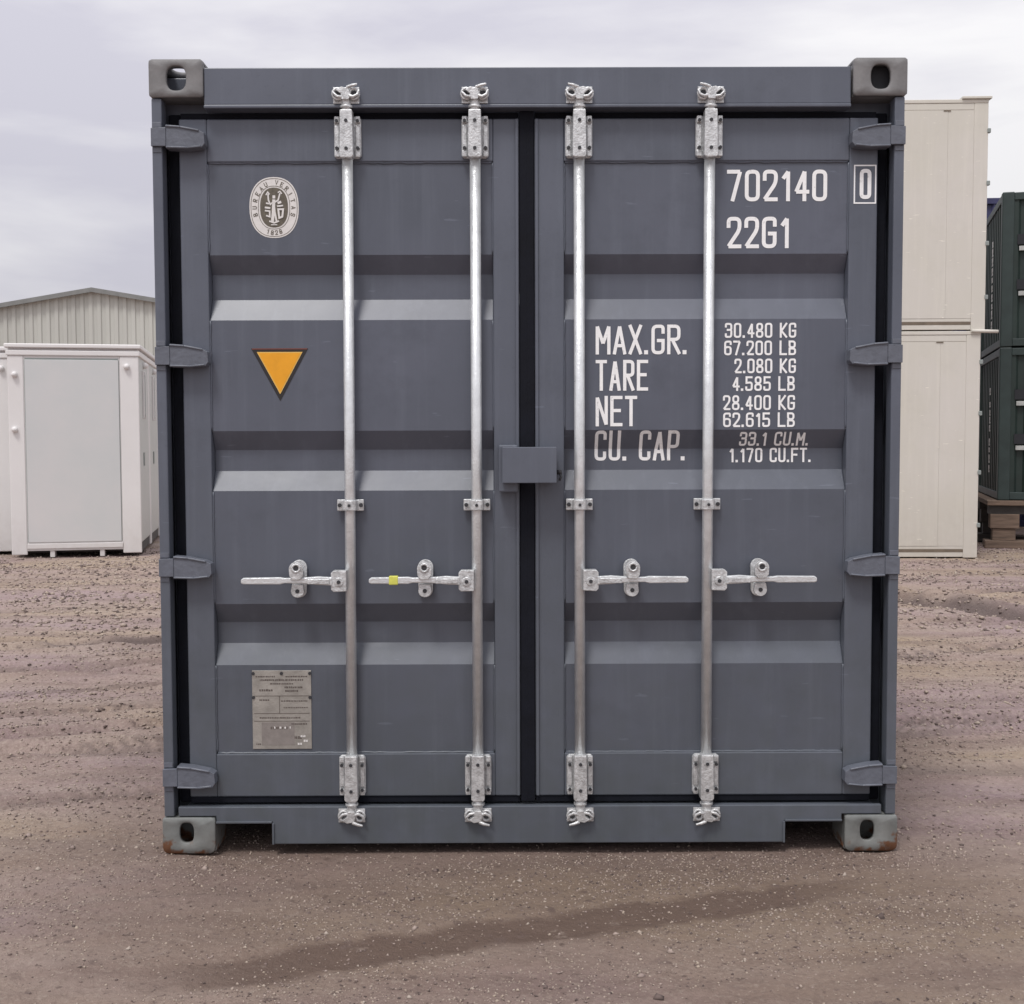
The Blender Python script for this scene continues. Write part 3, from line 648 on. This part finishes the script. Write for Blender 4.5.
def text(bm, s, x0, x1, z0, z1, t, wide=None, slant=0, cellw=None):
    h = z1-z0-t; adv = [ADV.get(c, 1) for c in s]; gap = t*1.75
    u = (x1-x0-t-gap*(len(s)-1))/sum(adv); x = x0+t/2
    for c, a in zip(s, adv):
        if c != ' ':
            yo = 0
            for pts, cl in GL[c]:
                gw = u*(a if c != '1' else .8)
                P = rounded([(x+p[0]*gw+slant*p[1]*h, z0+t/2+p[1]*h)+tuple(p[2:]) for p in pts], cl, gw*.42)
                if c == '.': flat(bm, [(x-t*.6, z0), (x+t*.6, z0), (x+t*.6, z0+t*1.25), (x-t*.6, z0+t*1.25)], yo); continue
                QQ = acute_split(P, cl, t)
                for qi, Q in enumerate(QQ): strip(bm, Q, cl, t, yo, (qi == 0, qi == len(QQ)-1)); yo -= .00018
        x += u*a+gap
def place(bm, prof, off=.0012):
    """cut the flat letters at every crease of the corrugation and lay them on the steel"""
    if prof:
        for z in [q for g in GR for q in g]:
            bmesh.ops.bisect_plane(bm, geom=bm.verts[:]+bm.edges[:]+bm.faces[:], plane_co=(0, 0, z), plane_no=(0, 0, 1), dist=1e-6)
        for v in bm.verts: v.co.y += yprof(v.co.z)-off
    else:
        for v in bm.verts: v.co.y += YF-off
def line(s, x0, x1, z0, z1, t, **k):
    bm = nb(); text(bm, s, x0, x1, z0, z1, t, **k); place(bm, True)
    for f in bm.faces: f.normal_update()
    o = obj('lettering', bm, 'white', dr); o['label'] = 'white painted text ' + s; return o
line('702140', .649, .977, 2.145, 2.247, .0125)
line('22G1', .649, .857, 1.993, 2.095, .0125)
bm = nb(); text(bm, '0', 1.081, 1.119, 2.150, 2.247, .0125); strip(bm, [Vector(p) for p in ((1.064, 2.137), (1.064, 2.258), (1.133, 2.258), (1.133, 2.137))], True, .0045, 0); place(bm, False)
o = obj('lettering', bm, 'white', dr); o['label'] = 'boxed white check digit 0'
line('MAX.GR.', .220, .522, 1.648, 1.745, .0108); line('TARE', .220, .393, 1.529, 1.630, .0108); line('NET', .220, .357, 1.412, 1.512, .0108); line('CU. CAP.', .219, .522, 1.298, 1.398, .0108)
TS = .0066
line('30.480 KG', .645, .880, 1.701, 1.750, TS); line('67.200 LB', .643, .880, 1.644, 1.692, TS)
line('2.080 KG', .677, .880, 1.585, 1.633, TS); line('4.585 LB', .670, .877, 1.527, 1.575, TS)
line('28.400 KG', .640, .878, 1.464, 1.513, TS); line('62.615 LB', .641, .878, 1.408, 1.456, TS)
line('33.1 CU.M.', .699, .930, 1.346, 1.392, TS); line('1.170 CU.FT.', .668, .942, 1.291, 1.339, TS)

# ---- round emblem decal
EX, EZ, EA, EB = -.8315, 2.129, .0805, .0985
def oval(a, b, n=48, p=.86): return [(EX+a*math.copysign(abs(math.cos(t))**p, math.cos(t)), EZ+b*math.copysign(abs(math.sin(t))**p, math.sin(t))) for t in [2*math.pi*k/n for k in range(n)]]
bm = nb(); flat(bm, oval(EA, EB), YP-.0010); em = obj('emblem_decal', bm, 'decal', dl, label='oval white classification emblem')
bm = nb()
for a, b, t in ((EA-.005, EB-.005, .0016), (EA-.029, EB-.029, .0016)): strip(bm, [Vector(p) for p in oval(a, b)], True, t, YP-.0016)
flat(bm, oval(EA-.035, EB-.034), YP-.0016)
obj('emblem_ring', bm, 'olive', em)
bm = nb()
def ringtext(s, a0, a1, flip=False):
    n = len(s)
    for k, c in enumerate(s):
        if c == ' ': continue
        a = a0+(a1-a0)*(k+.5)/n; t = R(a); cx, cz = EX+(EA-.017)*math.cos(t), EZ+(EB-.017)*math.sin(t)
        ph = t-math.pi/2 if not flip else t+math.pi/2; ca, sa = math.cos(ph), math.sin(ph); g = .0075; hh = .0125
        yo = YP-.0018
        for pts, cl in GL[c]:
            P = rounded([((p[0]-.5)*g, (p[1]-.5)*hh)+tuple(p[2:]) for p in pts], cl, g*.4)
            strip(bm, [Vector((cx+q.x*ca-q.y*sa, cz+q.x*sa+q.y*ca)) for q in P], cl, .0023, yo); yo -= .0002
ringtext('BUREAU VERITAS', 205, -25); ringtext('1828', 245, 295, True)
obj('emblem_lettering', bm, 'olive', em)
bm = nb()                                                 # pale standing figure with torch, shields and scales inside the oval
ye = YP-.0022
def st(P, t, cl=False):
    global ye
    strip(bm, [Vector((EX+x, EZ+z)) for x, z in P], cl, t, ye, (0, 0)); ye -= .00012
st([(-.006, -.046), (-.003, -.020), (-.001, .010), (0, .026)], .010); st([(.008, -.046), (.002, -.014), (.000, .012)], .006)
st([(0, .029), (0, .039)], .009); st([(-.002, .018), (-.012, .010), (-.018, .024), (-.019, .044)], .0048); st([(-.026, .040), (-.020, .050), (-.014, .042)], .004)
st([(.002, .016), (.014, .024), (.020, .046)], .0048); st([(.013, .048), (.020, .052), (.026, .044)], .004)
st([(-.030, .000), (-.012, -.002)], .006); st([(-.030, -.010), (-.014, -.012), (-.014, -.030), (-.026, -.026)], .005); st([(-.026, .014), (-.016, .012)], .005)
st([(.010, .004), (.030, .006)], .005); st([(.012, .014), (.024, .018)], .008); st([(.014, -.006), (.030, -.006), (.027, -.030), (.017, -.034)], .006, True)
st([(-.016, -.044), (0, -.050), (.016, -.044)], .005); st([(-.010, -.056), (.010, -.056)], .003)
obj('emblem_figure', bm, 'decal', em)
# ---- yellow warning triangle
def tri(bm, k, y):
    cx, cz = -.8195, 1.6133; flat(bm, [(cx+(p-cx)*k, cz+(q-cz)*k) for p, q in ((-.9135, 1.671), (-.7255, 1.671), (-.8195, 1.498))], y)
bm = nb(); tri(bm, 1, YP-.0010); tg = obj('warning_sticker', bm, 'black', dl, label='yellow triangle pointing down with black edge')
bm = nb(); tri(bm, .80, YP-.0016); obj('sticker_edge', bm, 'cream_edge', tg)
bm = nb(); tri(bm, .74, YP-.0022); obj('sticker_face', bm, 'orange', tg)
bm = nb(); box(bm, -.910, -.729, YP-.0016, YP-.0012, 1.6682, 1.6702); obj('sticker_edge', bm, 'red', tg)
# ---- riveted data plate
PX0, PX1, PZ0, PZ1 = -.926, -.729, .338, .603
bm = nb(); box(bm, PX0, PX1, YP-.003, YP, PZ0, PZ1); pl = obj('data_plate', bm, 'plate', dl, .001, label='riveted metal data plate')
bm = nb(); rp = random.Random(5); yo = YP-.0034
def dash(x0, x1, z, h):
    x = x0
    while x < x1-.002:
        w_ = min(rp.uniform(.0025, .0075), x1-x); flat(bm, [(x, z), (x+w_, z), (x+w_, z+h*rp.uniform(.7, 1)), (x, z+h*rp.uniform(.75, 1))], yo); x += w_+rp.uniform(.0008, .0022)
dash(PX0+.012, PX0+.080, .580, .0055); dash(PX0+.112, PX1-.012, .580, .0055); dash(PX0+.026, PX1-.024, .568, .0065); dash(PX0+.060, PX1-.060, .556, .0050)
dash(PX0+.024, PX0+.070, .533, .008); dash(PX0+.108, PX1-.026, .543, .007); dash(PX0+.110, PX1-.040, .531, .007)
dash(PX0+.024, PX0+.060, .501, .006); dash(PX0+.096, PX1-.012, .498, .005); dash(PX0+.104, PX1-.012, .476, .004); dash(PX0+.024, PX1-.036, .441, .0055); dash(PX0+.13, PX1-.012, .420, .006); dash(PX0+.060, PX0+.12, .405, .010)
dash(PX0+.140, PX1-.030, .372, .010); dash(PX0+.012, PX0+.03, .352, .006)
for z in (.5165, .4575, .4315): box(bm, PX0+.006, PX1-.006, YP-.0036, YP-.0031, z, z+.0018)
box(bm, PX0+.090, PX0+.092, YP-.0036, YP-.0031, .4595, .5160)
obj('plate_print', bm, 'ink', pl)
bm = nb(); box(bm, PX0+.030, PX0+.140, YP-.0033, YP-.00305, .350, .428); obj('plate_field', bm, 'plateband', pl)
bm = nb(); yo = YP-.0042
for x in (PX0+.072, PX0+.090, PX0+.106, PX0+.124): dash(x, x+.006, .407, .008)
for x, z in ((PX0+.150, .352), (PX0+.160, .378), (PX0+.170, .362)): dash(x, x+.016, z, .008)
obj('plate_stamp', bm, 'decal', pl)
bm = nb()
for x, z in ((PX0+.004, PZ1-.010), ((PX0+PX1)/2, PZ1-.010), (PX1-.004, PZ1-.010), (PX0+.004, .512), (PX1-.004, .512)): cyl(bm, (x, YP-.0031, z), (x, YP-.0056, z), .0055, 10)
each('plate_rivet', bm, 'bolt', pl)

# ------------------------------------------------------------------ background: white cabins
def ball(bm, c, r, n=10):
    q = bmesh.ops.create_uvsphere(bm, u_segments=n, v_segments=n//2+1, radius=r, matrix=Matrix.Translation(c))
    for v in q['verts']:
        for f in v.link_faces: f.smooth = True
def cabin(label, loc, rotz, W=1.455, D=1.28, H=2.50):
    t = thing('site_cabin', label, 'cabin', loc, rotz, 'small white cabins in a row')
    # local: front at y=0, x from 0 to W
    bm = nb()
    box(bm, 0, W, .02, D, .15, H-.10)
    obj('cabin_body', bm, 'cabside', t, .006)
    bm = nb()
    box(bm, 0-.004, .17, -.012, .0198, .03, H-.14); box(bm, W-.21, W+.004, -.012, .0198, .03, H-.14)          # front corner posts
    box(bm, -.004, .10, D-.10, D+.004, .03, H-.14); box(bm, W-.10, W+.004, D-.10, D+.004, .03, H-.14)
    each('corner_post', bm, 'cabin', t, .01)
    bm = nb(); box(bm, -.02, W+.02, -.025, D+.02, H-.1395, H-.075); box(bm, -.035, W+.035, -.04, D+.035, H-.050, H); box(bm, .0, W, 0, D, H-.0748, H-.0502); obj('roof', bm, 'cabin', t, .012)
    bm = nb(); box(bm, .1702, W-.2102, -.004, .0196, .12, H-.1398)
    box(bm, .1702, W-.2102, -.022, -.0042, .10, .16); obj('front_frame', bm, 'cabin', t, .005)
    bm = nb(); box(bm, .185, W-.225, -.016, -.0045, .175, H-.185); obj('door', bm, 'cabpan', t, .004)
    bm = nb(); box(bm, .185, W-.225, -.0065, -.0042, H-.184, H-.165); box(bm, .1775, .184, -.0065, -.0042, .175, H-.184); box(bm, W-.224, W-.2175, -.0065, -.0042, .175, H-.184); obj('door_seal', bm, 'cabglass', t)
    bm = nb(); box(bm, .17, W-.21, -.01, .10, .075, .118); obj('floor_beam', bm, 'cabin', t, .005)
    for a in (.42, .98):
        bm = nb(); box(bm, a, a+.05, .0, .12, 0, .0748); obj('foot', bm, 'cabin', t)
    bm = nb(); box(bm, .01, W-.01, .14, D-.14, .04, .149); obj('base', bm, 'oldsteel', t)
    for (x, z) in ((.075, 2.14), (W-.13, 2.24), (.065, 1.50)):
        bm = nb(); ball(bm, (x, -.03, z), .036, 12); cyl(bm, (x, -.03, z), (x, .0, z), .03, 12); obj('corner_knob', bm, 'cabin', t)  # plain boss knob, gives no light
    # right side: window strip, slot and rib
    bm = nb(); box(bm, W+.001, W+.016, .50, .70, 1.68, 2.18); obj('side_window', bm, 'cabglass', t, .004)
    bm = nb(); box(bm, W+.0005, W+.022, .46, .4998, 1.64, 2.22); box(bm, W+.0005, W+.022, .7002, .74, 1.64, 2.22); each('window_frame', bm, 'cabin', t, .004)
    bm = nb(); box(bm, W+.001, W+.012, .45, .55, 1.06, 1.22); obj('side_vent', bm, 'cabglass', t)
    bm = nb(); ball(bm, (W+.02, .60, 2.29), .04, 12); obj('corner_knob', bm, 'cabin', t)
    return t
ROT = R(11.7)
ux, uy = math.cos(ROT), math.sin(ROT)
P0 = Vector((-5.885, 10.108, 0)); back = Vector((-uy, ux, 0)); rt = Vector((ux, uy, 0))
c0 = cabin('nearest white cabin with a full height pale grey door panel, left of the grey container', P0, ROT)
dup(c0, P0+back*1.36, ROT, 'white cabin directly behind the nearest cabin, only a narrow strip of its side showing')
dup(c0, P0+back*2.72, ROT, 'third white cabin back, its side edge barely seen beside the grey container')
dup(c0, P0-rt*1.50+back*.55, ROT, 'white cabin cut off by the left edge of the photo, beside the nearest cabin')

# barn
bn = thing('barn', 'pale ribbed metal barn with a low gabled roof behind the white cabins', 'barn', (-15.1, 40, 0))
def gable(x): return 6.86-(.168*abs(x))
HW = 11.5; bm = nb(); xs_ = []; x = -HW
while x < HW: xs_ += [(x, 0), (x+.13, 0), (x+.155, .045), (x+.285, .045)]; x += .31
xs_ = [p for p in xs_ if p[0] < HW]+[(HW, 0)]
k0 = min(range(len(xs_)), key=lambda i: abs(xs_[i][0])); xs_[k0] = (0, xs_[k0][1])
A = [bm.verts.new((x, -d, 0)) for x, d in xs_]; B = [bm.verts.new((x, -d, gable(x)-.10)) for x, d in xs_]
for k in range(len(xs_)-1): bm.faces.new((A[k], A[k+1], B[k+1], B[k]))
for s in (-1, 1): box(bm, *sorted((s*HW, s*(HW-.1))), .01, 28, 0, gable(HW)-.12)
box(bm, -HW, HW, 27.9, 28, 0, gable(HW)-.12)
obj('wall', bm, 'barn', bn)
bm = nb(); ht = gable(HW); prism(bm, [(-HW-.2, ht-.03), (0, 6.86), (HW+.2, ht-.03), (HW+.2, ht-.13), (0, 6.76), (-HW-.2, ht-.13)], -.20, 28.2); obj('roof', bm, 'roof', bn)
bm = nb()
for s in (-1, 1): prism(bm, [(0, 6.885), (s*(HW+.22), ht-.01), (s*(HW+.22), ht-.17), (0, 6.725)], -.26, -.203)
obj('verge_trim', bm, 'barntrim', bn)

# cream stack
def cream(label, z, dx=0):
    t = thing('storage_container', label, 'container', (5.27+dx, 9.70, z), R(-1.5), 'cream containers in a stack')
    W, D, H = 2.44, 6.0, 2.575     # local x from -W to 0
    bm = nb(); box(bm, -W+.012, -.012, .014, D-.01, .09, H-.012); obj('body', bm, 'cream', t)
    bm = nb()
    box(bm, -.160, 0, -.004, .16, .001, H-.045); box(bm, -W, -W+.16, -.004, .16, .001, H-.045); box(bm, -.160, 0, D-.16, D, .001, H-.045); box(bm, -W, -W+.16, D-.16, D, .001, H-.045)
    each('corner_post', bm, 'cream', t, .008)
    bm = nb(); box(bm, -W+.1602, -.1602, -.002, .12, H-.12, H-.046); box(bm, -W, 0, -.008, D, H-.0448, H-.003); obj('top_rail', bm, 'cream', t, .006)
    bm = nb(); box(bm, -W+.1602, -.1602, -.001, .10, .100, .135); box(bm, -W+.1602, -.1602, .002, .10, .012, .066); obj('bottom_rail', bm, 'cream', t, .004)
    bm = nb(); box(bm, -W+.1602, -.1602, .0005, .05, .0662, .0998); obj('rail_brown_strip', bm, 'creamtrim', t)  # brown bar line between the two bottom rails
    bm = nb(); box(bm, -W+.1604, -.4505, -.004, .0138, .137, H-.122); box(bm, -.449, -.1604, -.002, .0138, .137, H-.122); obj('end_panel', bm, 'cream', t, .001)
    for q in (.35, .95, 1.62, 2.2):
        bm = nb(); box(bm, -.012, .026, -.018, .03, q, q+.05); obj('hinge_knuckle', bm, 'cabglass', t, .006)
    bm = nb(); box(bm, -.50, -.42, -.010, -.0042, H-.133, H-.122); obj('seam_clip', bm, 'creamtrim', t)
    return t
cream('cream container on the ground, bottom of the stack right of the grey container', 0)
ct = cream('cream container on top of the stack right of the grey container', 2.577, .045)
bm = nb(); box(bm, -.30, .03, -.03, .5, 2.574, 2.60); obj('roof_plate', bm, 'cream', ct, .004)
bm = nb(); cyl(bm, (-.16, -.02, -.004), (.14, -.02, -.012), .020, 10); obj('lock_bar', bm, 'cream', ct)

# green stack on a timber bed
gp = Vector((6.02, 11.0, 0)); GROT = R(-16)
bed = thing('timber_platform', 'low weathered timber platform on dark beams under the green containers', 'platform', gp, GROT)
bm = nb()
for k in range(12): box(bm, -.12+k*.52, .36+k*.52, -.06, 2.5, .525+random.uniform(0, .008), .588)
obj('deck', bm, 'timber', bed, .006)
for y0 in (.0, 1.1, 2.2):
    bm = nb(); box(bm, -.10, 6.1, y0, y0+.16, .42, .5245); obj('beam', bm, 'oldsteel', bed)
for x0 in (-.08, 2.4, 5.2):
    for y0 in (.0, 1.1, 2.2):
        bm = nb(); box(bm, x0, x0+.34, y0-.02, y0+.20, .24, .4195); box(bm, x0+.03, x0+.30, y0+.0, y0+.18, .09, .2395); box(bm, x0-.06, x0+.42, y0-.05, y0+.24, -.01, .0895); obj('support_block', bm, 'timber' if y0 == 0 else 'oldsteel', bed, .008)
def green(label, z, name='storage_container', mm=('green', 'greenfr'), H=1.895, marks=True, loc=None, rot=GROT, group='dark green containers in a stack'):
    t = thing(name, label, 'container', (gp.x, gp.y, z) if loc is None else loc, rot, group)
    Lx, D = 6.0, 2.44
    bm = nb()                                       # front long side: corrugated, left end: corrugated
    x = .12
    P = []
    while x < Lx-.14: P += [(x, .02), (x+.07, .02), (x+.10, .05), (x+.17, .05)]; x += .20
    P += [(Lx-.12, .02), (Lx-.12, D-.02), (.02, D-.02)]; y = D-.12; Q = []
    while y > .14: Q += [(.02, y), (.02, y-.07), (.05, y-.10), (.05, y-.17)]; y -= .20
    P += Q+[(.02, .12), (.12, .12)]
    A = [bm.verts.new((a, b, .08)) for a, b in P]; B = [bm.verts.new((a, b, H-.08)) for a, b in P]
    for k in range(len(P)): j = (k+1) % len(P); bm.faces.new((A[k], A[j], B[j], B[k]))
    obj('body', bm, mm[0], t)
    bm = nb()
    for a, b in ((0, 0), (Lx-.14, 0), (0, D-.14), (Lx-.14, D-.14)): box(bm, a, a+.14, b, b+.14, .001, H-.001)
    each('corner_post', bm, mm[1], t, .012)
    bm = nb()
    for z0, z1 in ((.01, .10), (H-.10, H-.01)):
        box(bm, .1402, Lx-.1402, .004, .09, z0, z1); box(bm, .004, .09, .1402, D-.1402, z0, z1); box(bm, .1402, Lx-.1402, D-.09, D-.004, z0, z1); box(bm, Lx-.09, Lx-.004, .1402, D-.1402, z0, z1)
    each('rail', bm, mm[1], t, .006)
    bm = nb(); box(bm, .1, Lx-.1, .1, D-.1, H-.06, H-.02); obj('roof', bm, mm[0], t)
    if marks:
        for f in (.33, .62):                        # pale rectangular vents on the long side
            bm = nb(); box(bm, .20, .52, -.004, .018, H*f, H*f+.055); obj('pale_label', bm, 'pale', t, .002)
            bm = nb(); box(bm, .18, .54, .004, .018, H*f+.075, H*f+.20); obj('vent_opening', bm, 'dark', t)
        bm = nb(); rg = random.Random(int(z*10)); zz = .32
        while zz < H-.42:                           # unreadable column of white marking on the left end
            hgt = rg.uniform(.05, .10); a = 1.10
            xx = .0165
            strip_ = [(a, zz), (a+.10, zz+.01), (a+.02, zz+hgt*.55), (a+.10, zz+hgt)]
            for (p, q), (r_, s2) in zip(strip_, strip_[1:]): box(bm, xx-.003, xx, *sorted((p, r_+.02)), *sorted((q, s2+.012)))
            zz += hgt+rg.uniform(.025, .05)
            if rg.random() < .15: zz += .06
        obj('painted_marking', bm, 'decal', t)
    return t
green('lower dark green container, resting on the timber platform at the right edge', .590)
green('upper dark green container, stacked on the lower green one at the right edge', .590+1.90)
for z, lb_ in ((0, 'dark blue container at the bottom of the far right stack, hidden behind the green ones'), (2.50, 'dark blue container whose top corner shows behind the green stack')):
    green(lb_, z, mm=('blue', 'blue'), H=2.49, marks=False, loc=(6.75, 14.4, z), rot=R(-4), group='dark blue containers in a stack')
